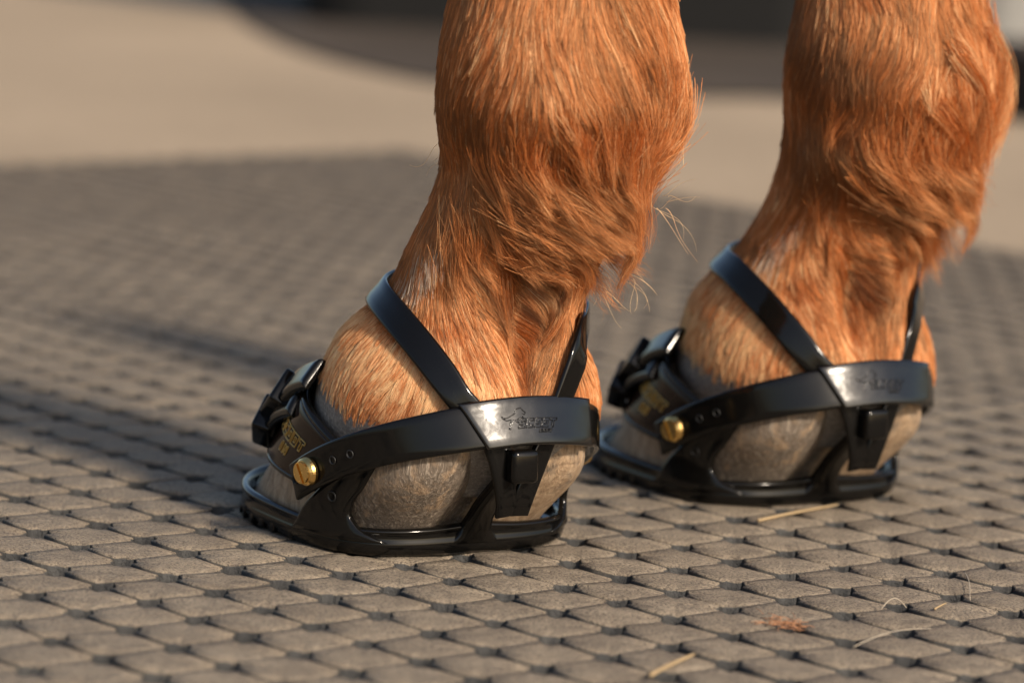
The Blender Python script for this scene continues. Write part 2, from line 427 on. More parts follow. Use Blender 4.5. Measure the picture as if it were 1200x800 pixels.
# ------------------------------------------------------------------ leg shape
class Leg:
    """rows: (pixel row, left edge, right edge, depth offset of the axis in cm, depth ratio); bumps on the surface"""
    def __init__(s, base, rows, bumps, inset):
        s.base = np.array(base); Yh = base[1]
        rows = np.array(rows, float)
        C, HW, HD = [], [], []
        for py, xl, xr, dy, dr in rows:
            Y = Yh + dy * 0.01
            a, b = unproj(xl, py, Y), unproj(xr, py, Y)
            c_ = (a + b) / 2; C.append(c_); h = np.linalg.norm(b - a) / 2 - inset; HW.append(h); HD.append(h * dr)
        C = np.array(C); order = np.argsort(C[:, 2]); C = C[order]; HW = np.array(HW)[order]; HD = np.array(HD)[order]
        z = np.linspace(C[0, 2], C[-1, 2], 260)
        f = lambda v: np.convolve(np.pad(np.interp(z, C[:, 2], v), 7, mode='edge'), np.hanning(17)[1:-1] / np.hanning(17).sum(), 'valid')
        s.z = z; s.cx = f(C[:, 0]); s.cy = f(C[:, 1]); s.hw = f(HW); s.hd = f(HD)
        s.z0, s.z1 = z[0], z[-1]
        s.bumps = []
        for px, py, dy, amp, rx, rz, ang in bumps:
            w = unproj(px, py, Yh + dy * 0.01); s.bumps.append((w[0], w[2], amp * 0.01, rx * 0.01, rz * 0.01, math.radians(ang)))
    def par(s, z):
        return (np.interp(z, s.z, s.cx), np.interp(z, s.z, s.cy), np.interp(z, s.z, s.hw), np.interp(z, s.z, s.hd))
    def point(s, th, z, off=0.0):
        cx, cy, hw, hd = s.par(z)
        ct, st = np.cos(th), np.sin(th)
        x = cx + hw * ct; front = np.clip(-st * 2, 0, 1)
        d = np.zeros_like(x)
        for bx, bz, amp, rx, rz, an in s.bumps:
            u = (x - bx) * math.cos(an) + (z - bz) * math.sin(an); v = -(x - bx) * math.sin(an) + (z - bz) * math.cos(an)
            d = d + amp * np.exp(-(u / rx) ** 2 - (v / rz) ** 2) * front
        k = d + off
        return np.stack([cx + (hw + k) * ct, cy + (hd + k) * st, z], -1)
    def normal(s, th, z):
        e = 1e-3
        a = s.point(th + 0.02, z) - s.point(th - 0.02, z); b = s.point(th, z + e) - s.point(th, z - e)
        n = np.cross(a, b); return n / (np.linalg.norm(n, axis=-1, keepdims=True) + 1e-12)
    def theta(s, P):
        cx, cy, hw, hd = s.par(P[..., 2]); return np.arctan2((P[..., 1] - cy) / hd, (P[..., 0] - cx) / hw)


HEAD = np.array([-0.515, 0.857]); LAT = np.array([-0.857, -0.515])
NEAR = np.array([-0.046, 1.390, 0.0]); FAR = NEAR + np.array([0.1485, 0.134, 0.0])

near_rows = [(-330, 560, 750, -6.5, 1.05), (-150, 550, 768, -6.6, 1.05), (-60, 535, 785, -6.7, 1.05), (0, 527, 793, -6.8, 1.05), (60, 515, 805, -6.8, 1.02), (130, 510, 808, -6.6, 1.0), (170, 514, 795, -6.2, 1.0),
             (200, 517, 765, -5.8, 1.0), (240, 503, 735, -5.2, 1.0), (285, 481, 709, -4.4, 1.0), (330, 460, 688, -3.8, 1.0), (350, 447, 682, -3.5, 1.02),
             (372, 418, 680, -3.2, 1.02), (395, 393, 686, -3.0, 1.02), (430, 376, 702, -3.0, 1.0), (460, 367, 706, -3.0, 0.98), (490, 364, 703, -3.0, 0.96), (520, 374, 690, -3.0, 0.9), (560, 400, 665, -2.6, 0.8)]
near_bumps = [(617, 395, -7, -1.15, 0.62, 2.3, 8), (652, 400, -7, 0.6, 0.55, 2.4, 8), (530, 215, -9, -0.35, 0.55, 1.8, -12), (735, 60, -10, -0.30, 0.5, 2.2, 28), (635, 335, -8, -0.6, 1.6, 0.7, -20),
              (660, 130, -10, 0.30, 2.2, 1.6, 0), (690, 258, -8, 0.5, 2.6, 1.3, -20), (500, 310, -7, 0.2, 1.0, 1.6, -25)]
far_rows = [(-330, 965, 1130, -6.5, 1.05), (-150, 955, 1145, -6.6, 1.05), (-60, 940, 1148, -6.7, 1.05), (0, 934, 1154, -6.8, 1.05), (60, 922, 1166, -6.8, 1.02), (105, 917, 1168, -6.6, 1.0), (150, 919, 1154, -6.2, 1.0),
            (185, 914, 1130, -5.8, 1.0), (220, 905, 1108, -5.2, 1.0), (255, 889, 1092, -4.4, 1.0), (290, 866, 1078, -3.8, 1.0), (308, 853, 1074, -3.5, 1.02),
            (330, 826, 1072, -3.2, 1.02), (355, 805, 1078, -3.0, 1.02), (385, 796, 1092, -3.0, 1.0), (415, 790, 1097, -3.0, 0.98), (440, 788, 1096, -3.0, 0.96), (470, 796, 1085, -3.0, 0.9), (505, 815, 1060, -2.6, 0.8)]
far_bumps = [(1003, 360, -7, -1.1, 0.62, 2.3, 8), (1041, 355, -7, 0.7, 0.55, 2.4, 8), (925, 195, -9, -0.35, 0.55, 1.8, -12), (1110, 90, -10, -0.45, 0.5, 2.8, 10), (1030, 255, -8, -0.6, 1.6, 0.7, -20),
             (1030, 205, -8, 0.5, 2.6, 1.3, -20)]
LEGN = Leg(NEAR, near_rows, near_bumps, 0.0010); LEGF = Leg(FAR, far_rows, far_bumps, 0.0012)


def local_uw(P, base):
    d = P[..., :2] - base[:2]
    return d @ HEAD, d @ LAT


def coronet_z(P, base):
    u, w = local_uw(P, base)
    return 0.0575 + 0.36 * np.clip(u + 0.055, 0, 0.08)


def leg_body(leg, root, base):
    nth, nz = 96, 150
    th = np.linspace(0, 2 * math.pi, nth, endpoint=False); z = np.linspace(leg.z0, leg.z1, nz)
    Z, TH = np.meshgrid(z, th, indexing='ij')
    P = leg.point(TH, Z)
    g = Geo(); g.grid(P, closed_v=True)
    g.F.append(tuple(range(nth))); g.F.append(tuple((nz - 1) * nth + j for j in range(nth)))
    V = np.array(g.V)
    o = mesh('leg_skin', V - base, g.F, MAT_SKIN, root)
    cz = coronet_z(V, base)
    at = o.data.attributes.new('coronet', 'FLOAT', 'POINT')
    at.data.foreach_set('value', np.clip((cz - V[:, 2]) / 0.003 + 0.5, 0, 1).astype('f'))
    return o


def bvh_of(objs):
    V, F = [], []
    for o in objs:
        n = len(V); mw = o.matrix_world
        V += [mw @ v.co for v in o.data.vertices]; F += [tuple(n + i for i in p.vertices) for p in o.data.polygons]
    return BVHTree.FromPolygons(V, F)

# ------------------------------------------------------------------ hair
FIELD = [(540, 20, -.25, 1, 1.6, .15), (600, 30, -.2, 1, 1.6, .30), (650, 20, 0, 1, 1.6, .35), (720, 40, .55, 1, 1.8, .35), (770, 20, .4, 1, 1.8, .3), (795, 80, .15, 1, 2, .35), (540, 90, -.45, 1, 1.5, .1), (600, 90, -.35, 1, 1.5, .35),
         (650, 100, .0, 1, 1.6, .5), (710, 110, .45, 1, 1.8, .35), (760, 110, .3, 1, 2, .28), (800, 140, -.35, 1, 2, .35), (525, 160, -.15, 1, 1.2, .0), (560, 150, -.55, 1, 1.3, .03), (610, 160, -.15, 1, 1.5, .2), (650, 170, .25, 1, 1.6, .2),
         (700, 180, .35, 1, 1.8, .2), (750, 190, .1, 1, 2.2, .22), (790, 175, -.7, 1, 2.2, .35), (515, 220, -.25, 1, 1.2, .0), (545, 210, -.1, 1, 1.3, .0), (580, 210, .4, 1, 1.5, .0), (620, 205, .8, 1, 1.7, .08), (670, 215, 1, .65, 1.9, .18), (720, 225, 1, .6, 2, .2),
         (500, 270, -.5, 1, 1.2, .12), (540, 270, -.25, 1, 1.2, .1), (580, 260, .35, 1, 1.5, .12), (620, 260, .8, .85, 1.7, .12), (670, 270, 1, .5, 2, .15), (720, 290, 1, .35, 2, .2), (475, 325, -.65, 1, 1.1, .12), (515, 310, -.25, 1, 1.2, .45), (560, 330, .45, 1, 1.5, .12),
         (610, 330, .9, .85, 1.7, .06), (645, 335, 1, .4, 1.7, .0), (665, 355, -.5, 1, 1.3, .3), (550, 380, .35, 1, 1.3, .3), (595, 380, .7, .8, 1.4, .12), (622, 385, .9, .5, 1.0, .02), (645, 395, -.55, 1, 1.2, .35), (668, 420, -.15, 1, 1.2, .4), (520, 400, .35, 1, 1.2, .5), (555, 440, .4, 1, 1.1, .5),
         (590, 430, .55, 1, 1.1, .3), (620, 440, .0, 1, 1, .12), (645, 450, -.3, 1, 1, .42), (695, 440, .3, 1, 1, .65), (685, 400, .15, 1, 1, .5), (772, 225, -.1, 1, 1.8, .25), (800, 260, -.8, 1, 1.5, .3), (775, 290, -.8, 1, 1.5, .3), (745, 320, -.5, 1, 1.5, .25), (715, 350, -.3, 1, 1.5, .25), (430, 385, -.65, 1, 1.0, .55), (398, 420, -.5, 1, 0.7, .65), (450, 430, -.55, 1, 1.0, .75), (480, 400, -.4, 1, 1.0, .55), (505, 465, -.45, 1, 0.9, .6), (430, 480, -.35, 1, 0.75, .6)]
fl = np.array(FIELD); fl[:, 5] *= np.where((fl[:, 0] < 515) & (fl[:, 1] > 380) | (fl[:, 0] > 680) & (fl[:, 1] > 390), 1.0, 0.7); fw = unproj_many(fl[:, :2], NEAR[1] - 0.07) - NEAR
FX = fw[:, [0, 2]]; FD = np.column_stack([fl[:, 2], -fl[:, 3]]); FD /= np.linalg.norm(FD, axis=1)[:, None]


def field(x, z):
    d2 = (x[:, None] - FX[None, :, 0]) ** 2 + (z[:, None] - FX[None, :, 1]) ** 2 + 1e-6
    w = d2 ** -1.7; w /= w.sum(1)[:, None]
    d = w @ FD; d /= np.linalg.norm(d, axis=1)[:, None] + 1e-9
    return d, w @ (fl[:, 4] * 0.01), w @ fl[:, 5]


def chunked(fn, x, z, n=20000):
    r = [fn(x[i:i + n], z[i:i + n]) for i in range(0, len(x), n)]
    return [np.concatenate(k) for k in zip(*r)]


def smooth_noise(P, scale, seed, n=14):
    r = np.random.default_rng(seed); out = np.zeros(len(P))
    for _ in range(n):
        k = r.normal(0, scale, 3); out += np.sin(P @ k + r.uniform(0, 6.28))
    return out / math.sqrt(n / 2)


def grow(leg, base, TH, Z, nseg, lscale, jit, lift, fsc=1.0):
    """strands that follow the combed direction over the leg"""
    n = len(TH); P = leg.point(TH, Z); rel = (P - base) / fsc
    _, L, pale = chunked(field, rel[:, 0], rel[:, 2])
    L = L * lscale
    pts = [P]; th, z = TH.copy(), Z.copy(); offk = np.zeros(n)
    ja = jit[0]; 
    for k in range(nseg):
        rel = (pts[-1] - base) / fsc
        d, _, _ = chunked(field, rel[:, 0], rel[:, 2])
        ca, sa = np.cos(ja), np.sin(ja)
        d = np.column_stack([d[:, 0] * ca - d[:, 1] * sa, d[:, 0] * sa + d[:, 1] * ca])
        N = leg.normal(th, z)
        D = np.column_stack([d[:, 0], np.zeros(n), d[:, 1]])
        back = N[:, 1] > 0.3
        D = D - N * (D * N).sum(1)[:, None]
        nn = np.linalg.norm(D, axis=1)
        D[nn < 0.25] = np.array([0, 0, -1.0]); nn = np.linalg.norm(D, axis=1)
        D /= nn[:, None]
        step = (L / nseg)[:, None]
        Q = pts[-1] + D * step
        offk = lift * L * ((k + 1) / nseg) ** 0.8
        th = leg.theta(Q); z = np.clip(Q[:, 2], leg.z0, leg.z1)
        S = leg.point(th, z, offk); S[:, 2] = Q[:, 2]
        pts.append(S)
    return np.stack(pts, 1), L, pale


CH_DARK = np.array([0.165, 0.028, 0.004]); CH_MID = np.array([0.60, 0.148, 0.020]); CH_PALE = np.array([0.92, 0.63, 0.34])


def tint_of(pale, n):
    v = rng.normal(0, 0.17, n); t = np.clip(pale * 1.15 + v + 0.10, 0, 1)[:, None]
    c_ = np.where(t < 0.5, CH_DARK + (CH_MID - CH_DARK) * t / 0.5, CH_MID + (CH_PALE - CH_MID) * (t - 0.5) / 0.5)
    return c_ * rng.uniform(0.8, 1.15, (n, 1))


def curves_obj(name, pts, rad, tint, root, base):
    n, k = pts.shape[:2]
    cu = bpy.data.hair_curves.new(name); cu.add_curves([k] * n)
    cu.attributes['position'].data.foreach_set('vector', (pts - base).reshape(-1).astype('f'))
    ra = cu.attributes.get('radius') or cu.attributes.new('radius', 'FLOAT', 'POINT')
    prof = np.linspace(1, 0.25, k) ** 0.8
    ra.data.foreach_set('value', (rad[:, None] * prof[None]).reshape(-1).astype('f'))
    ta = cu.attributes.new('tint', 'FLOAT_COLOR', 'CURVE')
    ta.data.foreach_set('color', np.column_stack([np.clip(tint, 0.005, 0.98), np.ones(n)]).reshape(-1).astype('f'))
    cu.materials.append(MAT_HAIR)
    return link(name, cu, root)


def coat(leg, root, base, count, fsc, seed, rad0, zmax):
    r = np.random.default_rng(seed)
    def roots(m):
        Z = r.uniform(leg.z0, zmax, m * 2); TH = r.uniform(0, 2 * math.pi, m * 2)
        wgt = np.interp(Z, leg.z, leg.hw); keep = r.uniform(0, wgt.max(), m * 2) < wgt
        back = np.sin(TH) > 0.45; keep &= ~(back & (r.uniform(0, 1, m * 2) < 0.65))
        Z, TH = Z[keep][:m], TH[keep][:m]
        P = leg.point(TH, Z); cz = coronet_z(P, base) + r.normal(0, 0.0012, len(Z))
        k = Z > cz
        return TH[k], Z[k]
    # guides
    gTH, gZ = roots(count // 18)
    gP = leg.point(gTH, gZ)
    ja = 0.22 * smooth_noise(gP, 90, seed + 1) + r.normal(0, 0.06, len(gTH))
    gpts, gL, gp = grow(leg, base, gTH, gZ, 6, r.uniform(0.75, 1.15, len(gTH)), (ja,), np.clip(r.normal(0.075, 0.03, len(gTH)), 0.02, 0.2), fsc)
    kd = KDTree(len(gP))
    for i, p in enumerate(gP): kd.insert(p, i)
    kd.balance()
    TH, Z = roots(count); P = leg.point(TH, Z); n = len(TH)
    gi = np.array([kd.find(p)[1] for p in P])
    js = 0.22 * smooth_noise(P, 90, seed + 1) + r.normal(0, 0.06, n)
    pts, L, pale = grow(leg, base, TH, Z, 6, r.uniform(0.6, 1.1, n), (js,), np.clip(r.normal(0.065, 0.03, n), 0.015, 0.2), fsc)
    t = np.linspace(0, 1, 7)[None, :, None]
    cl = np.clip(r.normal(0.68, 0.2, n), 0, 0.95)[:, None, None] * t ** 1.1
    gsh = gpts[gi]
    pts = pts * (1 - cl) + gsh * cl
    tone = 0.12 * smooth_noise(P, 60, seed + 5) + r.normal(0, 0.13, len(gP))[gi] - 0.02
    tint = tint_of(pale + tone, n)
    rel = (P - base) / fsc
    w0 = unproj(497, 310, NEAR[1] - 0.07) - NEAR
    white = (np.exp(-(((rel[:, 0] - w0[0]) * 0.8 + (rel[:, 2] - w0[2]) * -0.6) / 0.006) ** 2 - (((rel[:, 0] - w0[0]) * 0.6 + (rel[:, 2] - w0[2]) * 0.8) / 0.016) ** 2) > r.uniform(0.35, 1.6, n))
    tint[white] = np.array([0.72, 0.60, 0.50])
    # stray pale hairs
    st = r.uniform(0, 1, n) < 0.012; tint[st] = np.array([0.75, 0.50, 0.28])
    rad = rad0 * r.uniform(0.7, 1.25, n)
    return curves_obj('coat', pts, rad, tint, root, base)


def grow_free(leg, base, TH, Z, nseg, L, ja, lift, fsc=1.0):
    """long strands that start combed over the leg and hang free past its edge"""
    n = len(TH); P = leg.point(TH, Z); pts = [P]
    for k in range(nseg):
        rel = (pts[-1] - base) / fsc; t = (k + 1) / nseg
        d, _, _ = chunked(field, rel[:, 0], rel[:, 2])
        ca, sa = np.cos(ja), np.sin(ja)
        d = np.column_stack([d[:, 0] * ca - d[:, 1] * sa, d[:, 0] * sa + d[:, 1] * ca])
        D = np.column_stack([d[:, 0], np.zeros(n), d[:, 1]])
        th = leg.theta(pts[-1]); z = np.clip(pts[-1][:, 2], leg.z0, leg.z1); N = leg.normal(th, z)
        D = D - 0.8 * (1 - 0.5 * t) * N * (D * N).sum(1)[:, None]; D[:, 2] -= 0.2 * t ** 2
        D /= np.linalg.norm(D, axis=1)[:, None]
        Q = pts[-1] + D * (L / nseg)[:, None]
        th = leg.theta(Q); z = np.clip(Q[:, 2], leg.z0, leg.z1); S = leg.point(th, z, lift * L * t ** 0.7); S[:, 2] = Q[:, 2]
        cx, cy, hw, hd = leg.par(z)
        rq = np.hypot(Q[:, 0] - cx, Q[:, 1] - cy); rs = np.hypot(S[:, 0] - cx, S[:, 1] - cy)
        pts.append(np.where((rq < rs)[:, None], S, Q))
    return np.stack(pts, 1)


def locks(leg, root, base, nlock, per, region, lens, fsc, seed, rad0, shift=(0, 0)):
    """tapering locks of long hair; region: rows of (px, py, rx, ry) on the near leg, lens in cm"""
    r = np.random.default_rng(seed); TH, Z, LL, PA = [], [], [], []
    for (px, py, rx, ry, m), ln in zip(region, lens):
        w = unproj(px, py, NEAR[1] - 0.07) - NEAR; sx_ = 0.0325 * rx / 100; sz_ = 0.0325 * ry / 100
        x = base[0] + (w[0] + r.normal(0, 1, m) * sx_ * 1.0) * fsc + shift[0]; z = base[2] + (w[2] + r.normal(0, 1, m) * sz_) * fsc + shift[1]
        cx, cy, hw, hd = leg.par(z); c_ = np.clip((x - cx) / hw, -0.99, 0.985)
        TH.append(-np.arccos(c_)); Z.append(z); LL.append(r.uniform(0.5, 1.15, m) * ln * 0.01)
    TH, Z, LL = map(np.concatenate, (TH, Z, LL)); m = len(TH)
    gp = grow_free(leg, base, TH, Z, 9, LL, r.normal(0.03, 0.13, m), np.clip(r.normal(0.10, 0.04, m), 0.03, 0.25), fsc)
    rel = (gp[:, 0] - base) / fsc
    pale = chunked(field, rel[:, 0], rel[:, 2])[2] + r.normal(0.05, 0.12, m)
    t = np.linspace(0, 1, 10)
    k = np.repeat(np.arange(m), per); n = len(k)
    wid = r.uniform(0.0018, 0.0042, m)[k]
    o = r.normal(0, 1, (n, 3)) * wid[:, None] * np.array([1, 0.35, 1])
    taper = 1 - 0.86 * t ** 0.9
    q = gp[k]
    cut = r.uniform(0.72, 1.0, n)
    tq = cut[:, None] * t[None] * 9; i0 = np.minimum(tq.astype(int), 8); f = (tq - i0)[..., None]
    ar = np.arange(n)[:, None]
    q = q[ar, i0] * (1 - f) + q[ar, i0 + 1] * f
    q = q + o[:, None] * taper[None, :, None] + r.normal(0, 0.0009, (n, 3))[:, None] * (t ** 2)[None, :, None]
    q[:, 0] = q[:, 0] + 0  # roots stay at the skin
    return curves_obj('feather', q, rad0 * r.uniform(0.7, 1.25, n), tint_of(pale[k] + r.normal(0, 0.06, n), n), root, base)


def feather(leg, guides, root, base, per, seed, rad0, spread, name='feather'):
    """long loose hair: guides are (polyline of pixels, depth offset cm, count factor, paleness)"""
    r = np.random.default_rng(seed); allp, tint, rad = [], [], []
    for poly, dy, cf, pale in guides:
        q = catmull(np.array(poly, float), 6)
        k = np.linspace(0, len(q) - 1, 10); q = np.column_stack([np.interp(k, np.arange(len(q)), q[:, i]) for i in range(2)])
        Wp = []
        for i_, (a_, b_) in enumerate(q):
            Y_ = base[1] + dy * 0.01
            for _ in range(4):
                w_ = unproj(a_, b_, Y_); cx_, cy_, hw_, hd_ = leg.par(w_[2]); e_ = min(1.0, abs((w_[0] - cx_) / hw_))
                Y_ = cy_ - hd_ * math.sqrt(max(0, 1 - e_ ** 2))
            lift_ = -0.0015 + 0.007 * (i_ / 9) ** 1.2
            Wp.append(unproj(a_, b_, Y_ - lift_))
        Wp = np.array(Wp); Wp[1:-1] = (Wp[:-2] + 2 * Wp[1:-1] + Wp[2:]) / 4
        m = int(per * cf * 1.3); L = np.linalg.norm(np.diff(Wp, axis=0), axis=1).sum()
        tt = np.linspace(0, 1, 10)
        # locks
        nl = max(2, m // 16); lock = r.normal(0, 1, (nl, 3)) * np.array([spread, spread * 0.6, spread]); li = r.integers(0, nl, m)
        o = lock[li] + r.normal(0, 0.0012, (m, 3))
        fan = r.normal(0, 0.0035, (nl, 3))[li] + r.normal(0, 0.0009, (m, 3)) * 2
        cut = r.uniform(0.7, 1.08, m)
        wob = r.normal(0, 0.0012, (m, 3))
        T_ = cut[:, None] * tt[None]
        base_c = np.stack([np.interp(T_.ravel(), tt, Wp[:, i]).reshape(T_.shape) for i in range(3)], -1)
        p = base_c + o[:, None] * (1 - 0.45 * tt[None, :, None]) + fan[:, None] * (tt[None, :, None] ** 1.6) + wob[:, None] * np.sin(tt * 5 + 1)[None, :, None]
        allp.append(p); tint.append(tint_of(np.full(m, pale) + r.normal(0, 0.1, nl)[li], m)); rad.append(rad0 * r.uniform(0.7, 1.3, m))
    return curves_obj(name, np.concatenate(allp), np.concatenate(rad), np.concatenate(tint), root, base)

# ------------------------------------------------------------------ hoof (metres in the boot frame: x to the toe, y to the viewer's left, z up)
def sel(th, af, ab, b, nf, nb_):
    ct, st = np.cos(th), np.sin(th); a = np.where(ct > 0, af, ab); n = nf + (nb_ - nf) * 0.5 * (1 - np.tanh(ct * 3))
    return 1 / ((np.abs(ct) / a) ** n + (np.abs(st) / b) ** n) ** (1 / n)


def hoof_pt(th, z, off=0.0, bulbs=True):
    """z, off in cm"""
    k = np.clip((z - 0.5) / 5.5, 0, 1.3)
    uc = 0.2 - 3.9 * k; af = 6.3 - 1.3 * k; ab = 6.25 - 0.9 * k + 0.5 * np.sin(np.clip(k, 0, 1) * 3.14); b = 5.5 - 0.5 * k
    r_ = sel(th, af, ab, b, 2.05, 2.45) + off
    if bulbs:
        dth = np.abs(np.mod(th, 2 * math.pi) - math.pi)
        r_ = r_ * (1 - 0.17 * np.exp(-(dth / 0.22) ** 2)) + 1.15 * np.exp(-((dth - 0.52) / 0.36) ** 2) * np.exp(-((z - 3.5) / 2.0) ** 2)
    return np.stack([uc + r_ * np.cos(th), r_ * np.sin(th), z + 0 * th], -1) * 0.01


def fd_normal(fn, a, b, ea=1e-3, eb=1e-3):
    n = np.cross(fn(a + ea, b) - fn(a - ea, b), fn(a, b + eb) - fn(a, b - eb))
    return n / (np.linalg.norm(n, axis=-1, keepdims=True) + 1e-12)


def sole_pt(th, d, z, bev=0.0):
    r_ = sel(th, 6.7, 6.85, 5.9, 2.1, 3.4) + d
    return np.stack([r_ * np.cos(th) + 0.0, r_ * np.sin(th), z + 0 * th], -1) * 0.01


def hoof_mesh(root):
    th = np.linspace(0, 2 * math.pi, 120, endpoint=False); z = np.linspace(0.5, 6.0, 36)
    Z, TH = np.meshgrid(z, th, indexing='ij')
    Zt = Z.copy()
    top = 5.6 - 1.3 * np.clip(1 - np.cos(TH), 0, 1.2) / 1.2 + 0.6 * np.exp(-((np.abs(TH - math.pi) - 0.5) / 0.5) ** 2)
    Zt = 0.5 + (Z - 0.5) / 5.5 * (top - 0.5)
    P = hoof_pt(TH, Zt)
    # growth rings
    P *= (1 + 0.0018 * np.sin(Zt * 9 + 1.5 * np.sin(TH * 3)))[..., None] * np.array([1, 1, 0]) + np.array([0, 0, 1]) * np.ones_like(P)[..., :1] * 1.0 if False else 1
    g = Geo(); g.grid(P, closed_v=True)
    g.F.append(tuple(range(120))); g.F.append(tuple(35 * 120 + j for j in range(120)))
    o = mesh('hoof', g.V, g.F, MAT_HORN, root)
    th_ = np.concatenate([TH.ravel()]); dth = np.abs(th_ - math.pi)
    grey = 0.05 + 0.68 * np.clip((1.35 - dth) / 0.5, 0, 1) - 0.45 * np.clip((math.pi - th_ - 0.0) / 0.01, 0, 1) * 0
    # the bulb on the far side of the cleft is paler
    grey = np.where((th_ > math.pi) & (dth < 1.4), 0.22, grey)
    at = o.data.attributes.new('grey', 'FLOAT', 'POINT'); at.data.foreach_set('value', grey.astype('f'))
    return o

# ------------------------------------------------------------------ boot parts
def band_c(s):
    """centre line of the heel strap, s from the viewer's side screw (0) round the heel to the other screw (1), in cm"""
    th = R(111) + s * R(142)
    r_ = sel(th, 6.5, 7.2, 6.2, 2.1, 2.35)
    zc = 3.30 + 2.45 * np.sin(np.clip(s, -0.1, 1.1) * math.pi).clip(-0.3, 1) ** 0.75 if False else 3.25 + 2.55 * (1 - np.abs(2 * s - 1) ** 1.9)
    return np.stack([-2.15 + r_ * np.cos(th) - 0.16 * (zc - 3.2), r_ * np.sin(th), zc], -1)


def band_pt(s, t, w=1.75, off=0.0):
    """t 0..1 across the strap"""
    s = np.asarray(s, float); t = np.asarray(t, float); w = np.asarray(w, float)[..., None] * np.ones(t.shape + (1,)); e_ = 2e-3
    c_ = band_c(s); tg = band_c(s + e_) - band_c(s - e_); tg /= np.linalg.norm(tg, axis=-1, keepdims=True)
    out = np.stack([c_[..., 0] + 2.4, c_[..., 1], 0 * s], -1); out -= tg * (out * tg).sum(-1, keepdims=True); out[..., 2] += 2.75 * np.clip(np.sin(np.clip(s, 0, 1) * math.pi), 0, 1) ** 2
    out -= tg * (out * tg).sum(-1, keepdims=True); out /= np.linalg.norm(out, axis=-1, keepdims=True)
    up = np.cross(out, tg); up *= np.sign(up[..., 2:3]); up /= np.linalg.norm(up, axis=-1, keepdims=True)
    return (c_ + up * (t - 0.5)[..., None] * w + out * off), out


GLYPH = {'S': [[(0, 0), (1, 0), (1, .62), (.34, .62), (.34, .76), (1, .76), (1, 1), (0, 1), (0, .4), (.66, .4), (.66, .25), (0, .25)]],
         'C': [[(0, 0), (1, 0), (1, .27), (.36, .27), (.36, .73), (1, .73), (1, 1), (0, 1)]],
         'O': [[(0, 0), (1, 0), (1, 1), (0, 1)], [(.34, .28), (.66, .28), (.66, .72), (.34, .72)]],
         'T': [[(.33, 0), (.67, 0), (.67, .73), (1, .73), (1, 1), (0, 1), (0, .73), (.33, .73)]],
         'B': [[(0, 0), (1, 0), (1, 1), (0, 1)], [(.34, .16), (.66, .16), (.66, .4), (.34, .4)], [(.34, .6), (.66, .6), (.66, .84), (.34, .84)]],
         'I': [[(.3, 0), (.7, 0), (.7, 1), (.3, 1)]],
         'N': [[(0, 0), (.28, 0), (.28, .55), (.72, 0), (1, 0), (1, 1), (.72, 1), (.72, .45), (.28, 1), (0, 1)]]}
HORSE = [[(120, 235), (160, 262), (210, 252), (250, 235), (300, 215), (310, 175), (350, 155), (400, 150), (420, 180), (455, 212), (435, 236), (410, 218), (405, 262), (425, 278), (370, 270), (325, 290), (345, 330), (320, 325), (295, 285), (265, 300), (240, 335), (215, 402), (194, 398), (222, 330), (245, 285), (180, 292), (130, 262)]]


def text_lines(txt, x, y, cw, ch, gap, shear):
    out = []
    for c_ in txt:
        for poly in GLYPH[c_]:
            out.append([(x + p * cw + (y + q_ * ch) * shear, y + q_ * ch) for p, q_ in poly])
        x += cw + gap
    return out


def emboss(lines, fn, r, n=5):
    """tubes along closed outlines; fn maps (x,y) arrays to points"""
    g = Geo()
    for poly in lines:
        P = np.array(poly); pts = []
        for i in range(len(P)):
            a, b = P[i], P[(i + 1) % len(P)]; m = max(2, int(np.linalg.norm(b - a) / 0.06))
            pts += [a + (b - a) * k / m for k in range(m)]
        pts = np.array(pts)
        tube(g, fn(pts[:, 0], pts[:, 1]), r, n, closed=True)
    return g


def ribbon(path, nrm, width, thick, ends=0.1):
    """path Nx3 in metres, nrm Nx3 outward, width scalar or array in metres -> slab"""
    m = len(path); tg = np.gradient(path, axis=0); tg /= np.linalg.norm(tg, axis=1)[:, None]
    nrm = nrm - tg * (nrm * tg).sum(1)[:, None]; nrm /= np.linalg.norm(nrm, axis=1)[:, None]
    sd_ = np.cross(nrm, tg); w = np.broadcast_to(np.asarray(width, float), (m,))
    L = np.linalg.norm(np.diff(path, axis=0), axis=1).sum(); u = np.linspace(0, 1, m)
    ip = lambda A, s: np.stack([np.interp(s.ravel(), u, A[:, i]).reshape(s.shape) for i in range(3)], -1)
    def fn(s, t):
        p, n_, q_ = ip(path, s), ip(nrm, s), ip(sd_, s); ww = np.interp(s.ravel(), u, w).reshape(s.shape)
        return p + q_ * ((t - 0.5) * ww)[..., None], n_
    return slab(fn, max(8, m // 2), 3, thick, L, float(np.mean(w)), r=thick * 0.6)


def rounded_box(sx_, sy_, sz_, bev):
    bm = bmesh.new(); bmesh.ops.create_cube(bm, size=1)
    for v in bm.verts: v.co = Vector((v.co.x * sx_, v.co.y * sy_, v.co.z * sz_))
    bmesh.ops.bevel(bm, geom=list(bm.edges), offset=bev, segments=3, affect='EDGES', profile=0.6)
    V = np.array([v.co[:] for v in bm.verts]); F = [tuple(v.index for v in f.verts) for f in bm.faces]; bm.free()
    return V, F


def frame(n, up):
    n = n / np.linalg.norm(n); x = np.cross(up, n); x /= np.linalg.norm(x); y = np.cross(n, x); return np.column_stack([x, y, n])


